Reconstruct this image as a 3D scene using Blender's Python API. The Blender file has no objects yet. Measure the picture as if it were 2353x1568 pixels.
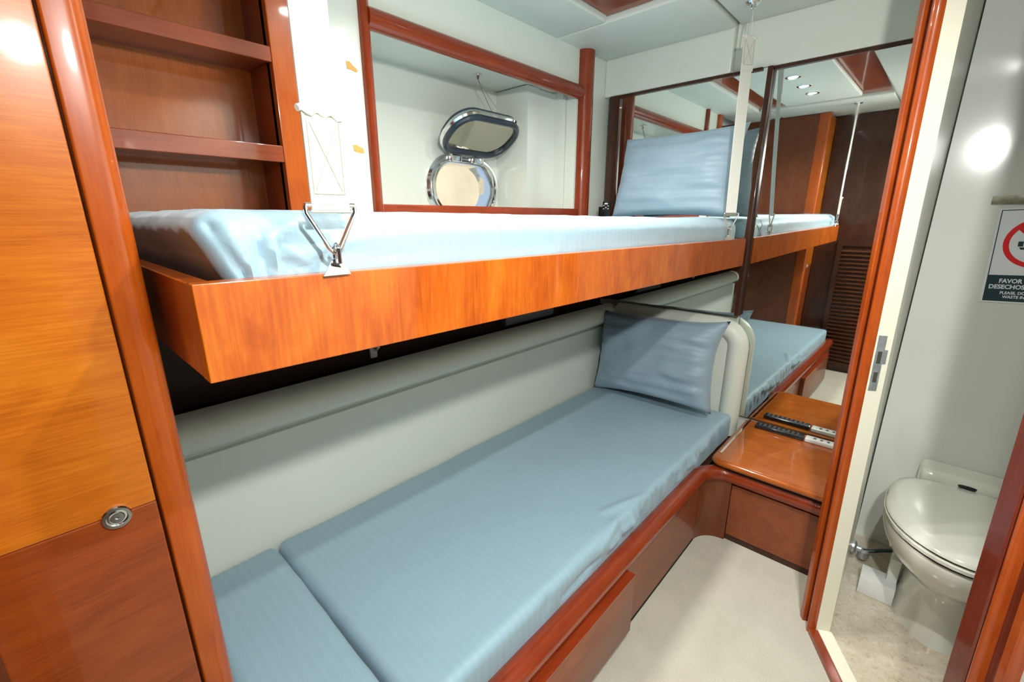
import bpy, bmesh, math, random
from mathutils import Vector, Matrix, noise

# ------------------------------------------------------------------ scene, camera, light
S = bpy.context.scene
COL = S.collection
H = 1.334                                   # eye height above the cabin carpet
cam_d = bpy.data.cameras.new('camera'); cam_d.sensor_width = 36.0; cam_d.lens = 15.56
cam_d.clip_start = 0.02
cam = bpy.data.objects.new('camera', cam_d); COL.objects.link(cam)
cam.location = (0, 0, H)
cam.rotation_euler = (math.radians(90 - 15.6), 0, math.radians(42.69 - 90))
S.camera = cam
S.view_settings.view_transform = 'Standard'; S.view_settings.look = 'None'
S.view_settings.exposure = 1.02; S.view_settings.gamma = 1.0
S.view_settings.use_curve_mapping = False

W = bpy.data.worlds.new('sky'); S.world = W; W.use_nodes = True
bg = W.node_tree.nodes['Background']
bg.inputs[0].default_value = (0.62, 0.80, 1.0, 1); bg.inputs[1].default_value = .45

sun = bpy.data.lights.new('sun', 'SUN'); sun.energy = 1.5; sun.angle = 0.01; sun.color = (1, .88, .7)
so = bpy.data.objects.new('sun', sun); COL.objects.link(so)
so.rotation_euler = (math.radians(48), 0, math.radians(-25))

# the photographer's flash, held high to the right of the camera
fl = bpy.data.lights.new('camera_flash', 'SPOT'); fl.energy = 40; fl.shadow_soft_size = 0.03
fl.spot_size = math.radians(174); fl.spot_blend = 1.0
fl.color = (1.0, 1.0, .96)
flo = bpy.data.objects.new('camera_flash', fl); COL.objects.link(flo); flo.location = (.10, -.20, H + .43)
flo.rotation_euler = (Vector((1.4, .62, .62)) - Vector((.10, -.20, H + .43))).to_track_quat('-Z', 'Y').to_euler()

# ------------------------------------------------------------------ materials
def nt(name):
    m = bpy.data.materials.new(name); m.use_nodes = True
    t = m.node_tree; return m, t, t.nodes['Principled BSDF']
def setp(b, **k):
    for a, v in k.items():
        n = a.replace('_', ' ')
        for i in b.inputs:
            if i.name.lower() == n.lower(): i.default_value = v; break
def coords(t, scale=(1, 1, 1), rot=(0, 0, 0), kind='Object'):
    c = t.nodes.new('ShaderNodeTexCoord'); mp = t.nodes.new('ShaderNodeMapping')
    mp.inputs['Scale'].default_value = scale; mp.inputs['Rotation'].default_value = rot
    t.links.new(c.outputs[kind], mp.inputs[0]); return mp.outputs[0]
def nz(t, vec, scale, detail=4, rough=.55, dist=0.0):
    n = t.nodes.new('ShaderNodeTexNoise'); n.inputs['Scale'].default_value = scale
    n.inputs['Detail'].default_value = detail; n.inputs['Roughness'].default_value = rough
    n.inputs['Distortion'].default_value = dist
    t.links.new(vec, n.inputs['Vector']); return n.outputs['Fac']
def ramp(t, fac, stops):
    r = t.nodes.new('ShaderNodeValToRGB'); e = r.color_ramp.elements
    while len(e) < len(stops): e.new(0.5)
    for q, (p, c) in zip(e, stops): q.position = p; q.color = (*c, 1)
    t.links.new(fac, r.inputs[0]); return r.outputs[0]
def mix(t, fac, a, b, mode='MIX'):
    m = t.nodes.new('ShaderNodeMix'); m.data_type = 'RGBA'; m.blend_type = mode
    if hasattr(fac, 'links') or not isinstance(fac, (int, float)): t.links.new(fac, m.inputs[0])
    else: m.inputs[0].default_value = fac
    for s, v in ((6, a), (7, b)):
        if isinstance(v, tuple): m.inputs[s].default_value = (*v, 1)
        else: t.links.new(v, m.inputs[s])
    return m.outputs[2]
def bump(t, b, h, strength=.2, dist=.002):
    n = t.nodes.new('ShaderNodeBump'); n.inputs['Strength'].default_value = strength
    n.inputs['Distance'].default_value = dist
    t.links.new(h, n.inputs['Height']); t.links.new(n.outputs[0], b.inputs['Normal'])

def wood(name, dark, mid, light, axis='x', rot=(0, 0, 0), coat=1.0, rough=.3, mott=1.0, fine=1.0):
    """varnished veneer: fine grain along one axis and slow mottling"""
    m, t, b = nt(name)
    g0 = 60 * fine; sc = {'x': (4, g0, g0), 'y': (g0, 4, g0), 'z': (g0, g0, 4)}[axis]
    v = coords(t, sc, rot); g = nz(t, v, 3.0, 5, .6, .6)
    v2 = coords(t, tuple(3 if s < 10 else 7 for s in sc), rot); q = nz(t, v2, 2.2, 4, .6, .6)
    c1 = ramp(t, g, [(.28, dark), (.52, mid), (.78, light)])
    c2 = ramp(t, q, [(.3, dark), (.5, mid), (.72, light)])
    c = mix(t, .5 * mott, c1, c2)
    t.links.new(c, b.inputs['Base Color'])
    setp(b, Roughness=rough, Coat_Weight=coat * .6, Coat_Roughness=.05, Specular_IOR_Level=.25)
    bump(t, b, g, .04, .0006)
    return m
def plain(name, col, rough=.5, metal=0, coat=0, noise_amt=.0, nscale=8, spec=.5, bmp=0, bscale=200):
    m, t, b = nt(name); setp(b, Roughness=rough, Metallic=metal, Coat_Weight=coat, Coat_Roughness=.08)
    setp(b, Specular_IOR_Level=spec)
    v = coords(t)
    f = nz(t, v, nscale, 4)
    lo = tuple(x * (1 - noise_amt) for x in col); hi = tuple(min(1, x * (1 + noise_amt)) for x in col)
    t.links.new(ramp(t, f, [(.3, lo), (.7, hi)]), b.inputs['Base Color'])
    if bmp: bump(t, b, nz(t, v, bscale, 3), bmp, .001)
    return m

M = {}
M['orange_v'] = wood('cherry_veneer_vertical', (.26, .040, .003), (.42, .082, .005), (.60, .165, .011), 'z')
M['orange_diag_a'] = wood('cherry_veneer_rising', (.36, .075, .004), (.53, .135, .007), (.68, .23, .016), 'x', (0, math.radians(-32), 0), fine=2.2)
M['orange_diag_b'] = wood('cherry_veneer_falling', (.17, .028, .004), (.27, .048, .006), (.36, .078, .010), 'x', (0, math.radians(48), 0), fine=2.2)
M['post'] = wood('varnished_cherry_post', (.30, .048, .004), (.41, .076, .006), (.49, .105, .009), 'z')
M['jamb'] = wood('varnished_door_casing', (.25, .036, .006), (.35, .060, .008), (.46, .10, .013), 'z')
M['shelf'] = wood('cherry_shelf', (.20, .034, .010), (.27, .050, .014), (.34, .075, .02), 'x')
M['shelf_back'] = wood('cherry_shelf_back', (.28, .055, .005), (.39, .088, .007), (.50, .135, .012), 'z')
M['gloss_red'] = wood('glossy_purple_mahogany', (.10, .018, .010), (.14, .025, .013), (.18, .034, .018), 'z', rough=.12)
M['red_x'] = wood('mahogany_trim_lengthwise', (.16, .020, .005), (.235, .032, .007), (.31, .048, .010), 'x')
M['red_y'] = wood('mahogany_trim_crosswise', (.16, .020, .005), (.235, .032, .007), (.31, .048, .010), 'y')
M['red_z'] = wood('mahogany_trim_upright', (.16, .020, .005), (.24, .033, .007), (.32, .052, .012), 'z')
M['brown'] = wood('brown_veneer', (.11, .030, .011), (.16, .044, .016), (.21, .062, .024), 'z', coat=.5, rough=.4)
M['brown_x'] = wood('brown_drawer_veneer', (.16, .038, .013), (.23, .060, .021), (.30, .088, .032), 'x', coat=.5, rough=.4)
M['table'] = wood('glossy_table_veneer', (.26, .055, .008), (.38, .095, .013), (.50, .15, .022), 'y', coat=1.0, rough=.2)
M['dark'] = wood('dark_brown_wood', (.030, .010, .006), (.052, .019, .010), (.078, .028, .015), 'z', coat=.5)
M['lining'] = wood('shade_darkened_bunk_wood', (.018, .007, .004), (.028, .010, .006), (.045, .016, .008), 'x', coat=.1, rough=.6)  # brown wood, its colour darkened to carry the deep shade under the bunk
M['tray'] = wood('mahogany_ceiling_panel', (.18, .030, .010), (.25, .045, .015), (.31, .062, .020), 'y')
M['louvre'] = wood('dark_louvre_slats', (.05, .018, .009), (.08, .028, .013), (.11, .04, .019), 'y', coat=.4)
M['cream'] = plain('cream_wall', (.71, .75, .68), .38, noise_amt=.02, nscale=2, coat=.25)
M['recess'] = plain('cream_gloss_lining', (.70, .735, .67), .22, noise_amt=.015, nscale=2, coat=.5)
M['vinyl'] = plain('padded_cream_vinyl', (.69, .725, .65), .42, noise_amt=.02, nscale=3, bmp=.08, bscale=400)
M['ceil'] = plain('ceiling_vinyl', (.70, .735, .68), .5, noise_amt=.015, nscale=3, bmp=.08, bscale=500)
M['bath'] = plain('glossy_bath_laminate', (.72, .75, .70), .12, noise_amt=.01, nscale=2, coat=.6)
M['bath2'] = plain('bath_door_frame_cream', (.78, .76, .62), .3, noise_amt=.01, nscale=2, coat=.3)
M['chrome'] = plain('chrome', (.78, .79, .80), .12, 1.0)
M['steel'] = plain('brushed_steel', (.55, .58, .60), .4, .8, noise_amt=.2, nscale=40)
M['black'] = plain('black_plastic', (.012, .014, .016), .25, noise_amt=.1, coat=.3)
M['button'] = plain('dark_grey_buttons', (.045, .05, .055), .5)
M['gap'] = plain('black_gap', (.004, .004, .004), .9)
M['rubber'] = plain('dark_blue_rubber', (.018, .030, .045), .3, noise_amt=.2, coat=.3)
M['white'] = plain('white_plastic', (.78, .80, .78), .3, noise_amt=.01)
M['porcelain'] = plain('porcelain', (.74, .75, .67), .08, noise_amt=.01, coat=.8)
M['grey'] = plain('grey_plastic', (.16, .18, .21), .4, noise_amt=.05)
M['web'] = plain('white_webbing', (.70, .71, .66), .85, noise_amt=.04, nscale=250, bmp=.5, bscale=600)
M['web_old'] = plain('yellowed_webbing', (.70, .68, .55), .85, noise_amt=.05, nscale=250, bmp=.5, bscale=600)
M['thread'] = plain('stitching_thread', (.36, .38, .29), .9, noise_amt=.1)
M['tape'] = plain('yellow_tape_residue', (.62, .30, .06), .6, noise_amt=.2, nscale=60)
M['wire'] = plain('steel_wire', (.25, .25, .24), .4, 1.0)
M['outside'] = plain('sunlit_quay_plaster', (.80, .66, .45), .9, noise_amt=.18, nscale=1.5)
M['red_print'] = plain('red_print', (.78, .015, .02), .4)
M['white_print'] = plain('white_print', (.80, .84, .88), .35)
M['dark_print'] = plain('dark_slate_print', (.018, .045, .058), .35)
M['worn'] = plain('worn_metal_strip', (.30, .29, .22), .45, .6, noise_amt=.5, nscale=30)

def m_mirror():
    m, t, b = nt('mirror_glass'); v = coords(t)
    setp(b, Metallic=1.0, Base_Color=(.86, .90, .87, 1))
    r = nz(t, v, 9, 4)
    t.links.new(ramp(t, r, [(.45, (.012,) * 3), (.8, (.06,) * 3)]), b.inputs['Roughness'])
    return m
M['mirror'] = m_mirror()
def m_glass():
    m, t, b = nt('porthole_glass'); setp(b, Base_Color=(.97, .98, .98, 1), Roughness=.03, Transmission_Weight=1.0, IOR=1.1)
    return m
M['glass'] = m_glass()
M['lidglass'] = plain('reflective_smoked_glass', (.42, .40, .34), .05, 1.0)
def m_lamp():
    m, t, b = nt('lit_lamp_lens'); setp(b, Base_Color=(.9, .9, .9, 1), Emission_Color=(1, .96, .88, 1), Emission_Strength=14.0)
    return m
M['lens'] = m_lamp()
def m_sheet(name, col, axis):
    m, t, b = nt(name); setp(b, Roughness=.55, Sheen_Weight=.25, Sheen_Roughness=.4)
    v = coords(t); w = t.nodes.new('ShaderNodeTexWave'); w.bands_direction = axis; w.wave_profile = 'SIN'
    w.inputs['Scale'].default_value = 14.0; w.inputs['Distortion'].default_value = .6; w.inputs['Detail'].default_value = 1
    w.inputs['Detail Scale'].default_value = 1.0
    t.links.new(v, w.inputs['Vector'])
    a = tuple(x * .985 for x in col); c = tuple(x * 1.015 for x in col)
    t.links.new(ramp(t, w.outputs['Fac'], [(.42, a), (.58, c)]), b.inputs['Base Color'])
    t.links.new(ramp(t, w.outputs['Fac'], [(.42, (.58,) * 3), (.58, (.48,) * 3)]), b.inputs['Roughness'])
    f = nz(t, v, 26, 5, .6, .8); bump(t, b, f, .16, .006)
    return m
M['sheet'] = m_sheet('blue_grey_striped_sheet', (.285, .43, .515), 'X')
M['pillow'] = m_sheet('blue_grey_striped_pillowcase', (.265, .37, .455), 'Z')
def m_carpet():
    m, t, b = nt('beige_carpet'); v = coords(t); f = nz(t, v, 260, 3, .75); g = nz(t, v, 9, 5)
    c = mix(t, .6, ramp(t, f, [(.3, (.26, .245, .19)), (.7, (.62, .60, .51))]), ramp(t, g, [(.3, (.50, .475, .385)), (.7, (.60, .575, .48))]))
    t.links.new(c, b.inputs['Base Color']); setp(b, Roughness=.95, Sheen_Weight=.2); bump(t, b, f, .7, .004)
    return m
M['carpet'] = m_carpet()
def m_marble():
    m, t, b = nt('speckled_beige_stone'); v = coords(t); f = nz(t, v, 55, 5, .7, 1.0); g = nz(t, v, 12, 5, .6, 1.5)
    c = mix(t, .45, ramp(t, f, [(.30, (.16, .12, .07)), (.42, (.48, .42, .32)), (.62, (.60, .54, .43)), (.8, (.66, .62, .53))]),
            ramp(t, g, [(.3, (.46, .38, .27)), (.6, (.63, .58, .48))]))
    t.links.new(c, b.inputs['Base Color']); setp(b, Roughness=.16, Coat_Weight=.4)
    return m
M['marble'] = m_marble()

# ------------------------------------------------------------------ mesh helpers
ORG = {}
class MB:
    def __init__(s): s.v = []; s.f = []
    def add(s, vs, fs):
        k = len(s.v); s.v += [tuple(v) for v in vs]; s.f += [tuple(i + k for i in f) for f in fs]; return s
    def box(s, x0, x1, y0, y1, z0, z1, bev=0, seg=2):
        bm = bmesh.new(); bmesh.ops.create_cube(bm, size=1)
        for v in bm.verts:
            v.co = ((x0 + x1) / 2 + v.co.x * (x1 - x0), (y0 + y1) / 2 + v.co.y * (y1 - y0), (z0 + z1) / 2 + v.co.z * (z1 - z0))
        if bev: bmesh.ops.bevel(bm, geom=bm.edges[:], offset=bev, segments=seg, affect='EDGES', profile=.5)
        bm.verts.ensure_lookup_table(); bm.verts.index_update()
        s.add([v.co.copy() for v in bm.verts], [[v.index for v in f.verts] for f in bm.faces]); bm.free(); return s
    def prism(s, poly, z0, z1):
        """footprint polygon (x,y) counter-clockwise, extruded in z"""
        n = len(poly)
        vs = [(x, y, z0) for x, y in poly] + [(x, y, z1) for x, y in poly]
        fs = [tuple(range(n))[::-1], tuple(range(n, 2 * n))] + [(i, (i + 1) % n, n + (i + 1) % n, n + i) for i in range(n)]
        return s.add(vs, fs)
    def loft(s, rings, caps=True, closed=True):
        n = len(rings[0]); k = len(rings)
        vs = [p for r in rings for p in r]; fs = []
        for j in range(k - 1):
            for i in range(n if closed else n - 1):
                a = j * n + i; b = j * n + (i + 1) % n
                fs.append((a, b, b + n, a + n))
        if caps: fs += [tuple(range(n))[::-1], tuple(range((k - 1) * n, k * n))]
        return s.add(vs, fs)
    def tube(s, path, r, seg=12, closed=False, caps=True, flat=None):
        P = [Vector(p) for p in path]; n = len(P); rings = []
        up = None
        for i, p in enumerate(P):
            if closed: d = P[(i + 1) % n] - P[i - 1]
            else: d = P[min(i + 1, n - 1)] - P[max(i - 1, 0)]
            d.normalize()
            if up is None:
                up = Vector((0, 0, 1)) if abs(d.z) < .9 else Vector((0, 1, 0))
            a = up - d * up.dot(d)
            if a.length < 1e-6: a = d.orthogonal()
            a.normalize(); up = a; b = d.cross(a)
            rr = r(i / (n - 1)) if callable(r) else r
            ra, rb = (rr, rr) if flat is None else (rr * flat[0], rr * flat[1])
            rings.append([p + a * (ra * math.cos(2 * math.pi * k / seg)) + b * (rb * math.sin(2 * math.pi * k / seg)) for k in range(seg)])
        if closed: rings.append(rings[0]); return s.loft(rings, False)
        return s.loft(rings, caps)
    def lathe(s, prof, center=(0, 0, 0), axis=(0, 0, 1), seg=24):
        ax = Vector(axis).normalized(); u = ax.orthogonal().normalized(); w = ax.cross(u); c = Vector(center)
        rings = [[c + ax * h + (u * math.cos(2 * math.pi * k / seg) + w * math.sin(2 * math.pi * k / seg)) * r for k in range(seg)] for r, h in prof]
        return s.loft(rings, True)
    def rslab(s, x0, x1, y0, y1, z0, z1, r, step=.02, disp=None):
        """rounded, finely subdivided cushion; disp(point, normal) moves the surface"""
        lo = Vector((x0, y0, z0)); hi = Vector((x1, y1, z1)); N = [max(4, int((hi[i] - lo[i]) / step)) for i in range(3)]
        idx = {}; vs = []; fs = []
        def key(i, j, k):
            if (i, j, k) not in idx:
                p = Vector([lo[a] + (hi[a] - lo[a]) * (i, j, k)[a] / N[a] for a in range(3)])
                q = Vector([min(max(p[a], lo[a] + r), hi[a] - r) for a in range(3)])
                nn = p - q
                if nn.length > 1e-9: nn.normalize(); p = q + nn * r
                if disp: p = p + disp(p, nn)
                idx[(i, j, k)] = len(vs); vs.append(p)
            return idx[(i, j, k)]
        for a in range(3):
            b, c = (a + 1) % 3, (a + 2) % 3
            for side in (0, N[a]):
                for i in range(N[b]):
                    for j in range(N[c]):
                        q = []
                        for di, dj in ((0, 0), (1, 0), (1, 1), (0, 1)):
                            t = [0, 0, 0]; t[a] = side; t[b] = i + di; t[c] = j + dj; q.append(key(*t))
                        fs.append(tuple(q) if side else tuple(q[::-1]))
        return s.add(vs, fs)
    def build(s, name, mat, parent=None, ang=35, smooth=True, loc=None):
        org = Vector(loc) if loc is not None else (Vector(ORG[parent.name]) if parent else Vector((0, 0, 0)))
        me = bpy.data.meshes.new(name)
        me.from_pydata([tuple(Vector(v) - org) for v in s.v], [], s.f)
        bm = bmesh.new(); bm.from_mesh(me); bmesh.ops.recalc_face_normals(bm, faces=bm.faces[:]); bm.to_mesh(me); bm.free()
        me.materials.append(M[mat])
        if smooth:
            me.polygons.foreach_set('use_smooth', [True] * len(me.polygons)); me.set_sharp_from_angle(angle=math.radians(ang))
        o = bpy.data.objects.new(name, me); COL.objects.link(o)
        ORG[o.name] = tuple(org)
        if parent: o.parent = parent
        elif loc is not None: o.location = org
        return o
def thing(name, loc, label, cat, group=None):
    o = bpy.data.objects.new(name, None); COL.objects.link(o); o.location = loc; o.empty_display_size = .05
    ORG[o.name] = tuple(loc); o['label'] = label; o['category'] = cat
    if group: o['group'] = group
    return o
def tag(o, label, cat, group=None):
    o['label'] = label; o['category'] = cat
    if group: o['group'] = group
    return o
def struct(o, label, cat):
    o['kind'] = 'structure'; o['label'] = label; o['category'] = cat; return o
def box(name, mat, parent, *a, bev=0, ang=20, **k): return MB().box(*a, bev=bev).build(name, mat, parent, ang=ang, **k)
def R(z): return H + z                       # heights measured from the eye level

CE = R(.776)                                 # underside of the ceiling panels

# ------------------------------------------------------------------ setting
o = box('floor', 'carpet', None, -1.45, 2.35, -1.0, 1.80, -.05, 0); struct(o, 'cream beige carpet on the cabin floor', 'floor')

# direction along the bathroom door wall (s) and out of it into the cabin (n)
DC = Vector((1.53, .043)); DD = Vector((.46, .259)).normalized(); DN = Vector((-DD.y, DD.x))
def dw(s, n=0): p = DC + DD * s + DN * n; return (p.x, p.y)
LEAN = .034                                   # the doorway leans a little along its wall
def lprism(mb, poly, z0, z1, fixed=()):
    n = len(poly); rows = []
    for z in (z0, z1):
        rows.append([(x + DD.x * LEAN * z, y + DD.y * LEAN * z, z) if i not in fixed else (x, y, z) for i, (x, y) in enumerate(poly)])
    return mb.loft(rows)

fb = MB().prism([dw(.0, -.02), dw(-.9, -.02), (.75, -.95), (2.24, -.95), (2.24, .02), (1.56, .02)][::-1], 0, .004).build('floor_bathroom', 'marble')
struct(fb, 'speckled beige stone floor of the toilet compartment', 'floor')

# hull side wall
wb = MB()
wb.box(.612, .845, 1.40, 1.46, R(-.02), R(.86))
wb.box(.845, 1.985, 1.40, 1.46, R(.60), R(.86))
wb.box(1.985, 2.36, 1.40, 1.46, R(-.02), R(.86))
wb.box(.105, 2.36, 1.255, 1.30, 0, R(-.585))
wb.box(.105, 2.36, 1.275, 1.30, R(-.59), R(-.50))
wall_back = struct(wb.build('wall_back', 'cream'), 'cream hull side wall behind both bunks', 'wall')
box('bunk_shade_lining', 'lining', wall_back, .612, 2.36, 1.40, 1.46, R(-.52), R(-.02))  # wall below the bunk, shade painted in through the near-black wood colour
box('bunk_shade_lining', 'lining', wall_back, .106, .611, 1.40, 1.46, R(-.52), R(-.12))
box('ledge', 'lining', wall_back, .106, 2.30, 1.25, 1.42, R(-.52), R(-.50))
ro = MB()                                     # padded roll along the ledge
prof = [(1.30, -.566), (1.248, -.566), (1.236, -.560), (1.226, -.540), (1.230, -.512), (1.246, -.490), (1.270, -.478), (1.30, -.474)]
ro.loft([[(x, y, R(z)) for y, z in prof] for x in (.106, 2.236)])
ro.build('padded_roll', 'vinyl', wall_back, ang=60)
rc = MB()                                     # lining of the porthole recess
rc.box(.74, 2.05, 1.72, 1.77, R(-.10), R(.66))       # will be cut by the porthole frame sitting on it
rc = MB()
PX, PZ = 1.515, .135                          # porthole centre on the recess back
def rrect(cx, cz, w, h, r, n=8, y=0):
    pts = []
    for qx, qz, a0 in ((1, 1, 0), (-1, 1, 90), (-1, -1, 180), (1, -1, 270)):
        for k in range(n + 1):
            a = math.radians(a0 + 90 * k / n)
            pts.append((cx + qx * (w / 2 - r) + r * math.cos(a), y, cz + qz * (h / 2 - r) + r * math.sin(a)))
    return pts
# back panel of the recess with the porthole cut out
hole = rrect(PX, R(PZ), .37, .22, .108, 8, 1.72); nh = len(hole)
def outer_pt(p):
    dx, dz = p[0] - PX, p[2] - R(PZ)
    X0, X1, Z0, Z1 = .78, 1.75, R(-.06), R(.62)
    t = 1e9
    if dx > 1e-9: t = min(t, (X1 - PX) / dx)
    if dx < -1e-9: t = min(t, (X0 - PX) / dx)
    if dz > 1e-9: t = min(t, (Z1 - R(PZ)) / dz)
    if dz < -1e-9: t = min(t, (Z0 - R(PZ)) / dz)
    return (PX + dx * t, 1.72, R(PZ) + dz * t)
ring = list(hole)
for c in ((1.75, R(.62)), (.78, R(.62)), (.78, R(-.06)), (1.75, R(-.06))): pass
out = [outer_pt(p) for p in hole]
vs = hole + out; fs = [(i, (i + 1) % nh, nh + (i + 1) % nh, nh + i) for i in range(nh)]
corners = [(1.75, R(.62)), (.78, R(.62)), (.78, R(-.06)), (1.75, R(-.06))]
for cx, cz in corners:                        # fill the corner triangles
    for i in range(nh):
        a, b = out[i], out[(i + 1) % nh]
        on = lambda p: (abs(p[0] - cx) < 1e-6, abs(p[2] - cz) < 1e-6)
        if (on(a)[0] and on(b)[1] and not on(b)[0]) or (on(a)[1] and on(b)[0] and not on(a)[0]):
            vs.append((cx, 1.72, cz)); fs.append((nh + i, nh + (i + 1) % nh, len(vs) - 1))
rc.add(vs, fs)
rc.build('recess_back', 'recess', wall_back, smooth=False)
box('recess_ceiling', 'recess', wall_back, .74, 2.06, 1.43, 1.76, R(.60), R(.64))
box('recess_side', 'recess', wall_back, .74, .80, 1.46, 1.76, R(-.08), R(.60))
box('recess_side', 'recess', wall_back, 1.748, 1.83, 1.512, 1.76, R(-.08), R(.597))
box('recess_side', 'recess', wall_back, 1.79, 1.99, 1.5125, 1.56, R(-.08), R(.592))
box('recess_side', 'recess', wall_back, 1.958, 2.00, 1.462, 1.53, R(-.08), R(.597))
box('recess_floor', 'recess', wall_back, .74, 2.06, 1.43, 1.76, R(-.10), R(-.06))

# wooden window frame
w1 = thing('window_1', (1.42, 1.40, R(.03)), 'mahogany frame around the recessed porthole window', 'window'); w1['kind'] = 'structure'
def stile(x0, x1, z0, z1):
    pr = [(x0, 1.41), (x0, 1.385), (x0 + .006, 1.378), ((x0 + x1) / 2, 1.372), (x1 - .006, 1.378), (x1, 1.385), (x1, 1.41)]
    return MB().prism(pr, z0, z1)
stile(.828, .858, R(-.03), CE + .03).build('frame_stile', 'red_z', w1, ang=60)
# round post
pp = [(2.042 + .045 * math.cos(a), 1.395 + .045 * math.sin(a)) for a in [math.pi * 2 * k / 28 for k in range(28)]]
MB().prism(pp, R(-.03), CE + .02).build('frame_post', 'red_z', w1, ang=60)
tr = [[(x, 1.392 + .026 * math.cos(a), R(.590) + .032 * math.sin(a)) for a in [2 * math.pi * k / 20 for k in range(20)]] for x in (.850, 2.02)]
MB().loft(tr).build('frame_rail', 'red_x', w1, ang=60)
box('frame_sill', 'red_x', w1, .85, 2.02, 1.376, 1.44, R(.0), R(.044), bev=.004)

# wall behind the mirrors, bathroom partition, door wall
wr = MB(); wr.box(2.305, 2.40, .0, 1.80, 0, R(.86)); 
wall_right = struct(wr.build('wall_right', 'cream'), 'cream end wall that carries the mirrors', 'wall')
f1 = box('trim_1', 'cream', None, 2.235, 2.305, .772, 1.40, R(.607), CE + .04, bev=.006); struct(f1, 'cream boxed fascia above the mirror by the hull', 'trim')
f2 = box('trim_2', 'cream', None, 2.262, 2.305, -.02, .772, R(.607), CE + .06, bev=.006); struct(f2, 'cream boxed fascia above the mirror by the door', 'trim')

part = lprism(MB(), [dw(0, 0), dw(.08, 0), (2.305, .084), (2.305, .008), (1.548, .008)], 0, R(.80), (2, 3)).build('wall_partition', 'bath2')
struct(part, 'cream partition between cabin and toilet compartment', 'wall')
dwall = lprism(MB(), [dw(-.505, 0), dw(-1.75, 0), dw(-1.75, -.06), dw(-.505, -.06)], 0, R(.80))
lprism(dwall, [dw(.0, 0), dw(-.505, 0), dw(-.505, -.06), dw(.0, -.06)], R(.66), R(.80))
dwall = struct(dwall.build('wall_door', 'cream'), 'cream slanting wall with the toilet doorway', 'wall')
d1 = thing('door_1', (*dw(-.25), 0), 'varnished wooden casing around the toilet doorway', 'door'); d1['kind'] = 'structure'
def casing(s0, sgn, order):
    q = lambda a, n: dw(s0 + sgn * a, n)
    a = 0.0
    for kind, w in order:
        if kind == 'bead':
            pts = [q(a, 0)] + [q(a + w / 2 - w / 2 * math.cos(t), .006 + .016 * math.sin(t)) for t in [math.pi * k / 10 for k in range(11)]] + [q(a + w, 0)]
            lprism(MB(), pts, 0, R(.70)).build('casing_bead', 'jamb', d1, ang=50)
        elif kind == 'groove':
            lprism(MB(), [q(a, 0), q(a, .005), q(a + w, .006), q(a + w, 0)], 0, R(.70)).build('casing_groove', 'gloss_red', d1)
        else:
            lprism(MB(), [q(a, 0), q(a, .018), q(a + .003, .020), q(a + w - .003, .020), q(a + w, .017), q(a + w, 0)], 0, R(.70)).build('casing_flat', 'jamb' if kind == 'flat' else 'gloss_red', d1, ang=25)
        a += w
casing(0.0, 1, (('bead', .022), ('groove', .028), ('flat', .024)))
casing(-.505, -1, (('face', .042), ('bead', .020), ('groove', .030), ('flat', .020)))
lprism(MB(), [dw(-.577, .001), dw(.072, .001), dw(.072, .022), dw(-.577, .022)], R(.66), R(.70)).build('casing_head', 'jamb', d1)
# threshold
MB().prism([dw(-.505, -.045), dw(0, -.045), dw(0, -.005), dw(-.505, -.005)], 0, .022).build('sill', 'bath2', d1)
MB().prism([dw(-.505, -.005), dw(0, -.005), dw(0, .020), dw(-.505, .020)], 0, .018).build('sill_edge', 'red_x', d1)
# steel strike plate on the cream reveal
def rv(a, z, t=0):                            # a = depth along the reveal, t = proud of it
    p = DC + DD * LEAN * z + Vector((.018, -.035)).normalized() * a - DD * t; return Vector((p.x, p.y, z))
sp = thing('strike_plate', tuple(rv(.01, R(-.44))), 'grey steel lock strike plate on the cream door reveal', 'strike plate')
def rvbox(a0, a1, z0, z1, t0, t1):
    vs = [rv(a, z, t) for t in (t0, t1) for a, z in ((a0, z0), (a1, z0), (a1, z1), (a0, z1))]
    return MB().add(vs, [(0, 1, 2, 3), (4, 5, 6, 7), (0, 1, 5, 4), (1, 2, 6, 5), (2, 3, 7, 6), (3, 0, 4, 7)])
rvbox(.004, .024, R(-.475), R(-.315), -.001, .002).build('plate', 'steel', sp)
rvbox(.024, .032, R(-.395), R(-.355), -.001, .002).build('lip', 'steel', sp)
rvbox(.009, .019, R(-.395), R(-.36), .0015, .0028).build('latch_hole', 'chrome', sp)
rvbox(.009, .019, R(-.45), R(-.42), .0015, .0028).build('bolt_hole', 'chrome', sp)

# toilet compartment walls
tb = MB(); tb.box(2.222, 2.30, -1.0, .0079, 0, R(.80)); tb.box(.30, 2.30, -1.02, -.95, 0, R(.80))
struct(tb.build('wall_bathroom', 'bath'), 'glossy pale laminate wall of the toilet compartment', 'wall')
# unseen closing walls of the cabin and the passage behind the camera
wl = MB(); wl.box(-1.46, -1.40, -.85, .85, 0, R(.86)); wl.box(-1.46, .30, -.85, -.78, 0, R(.86))
struct(wl.build('wall_left', 'dark'), 'dark wood wall at the end of the passage', 'wall')

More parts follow.
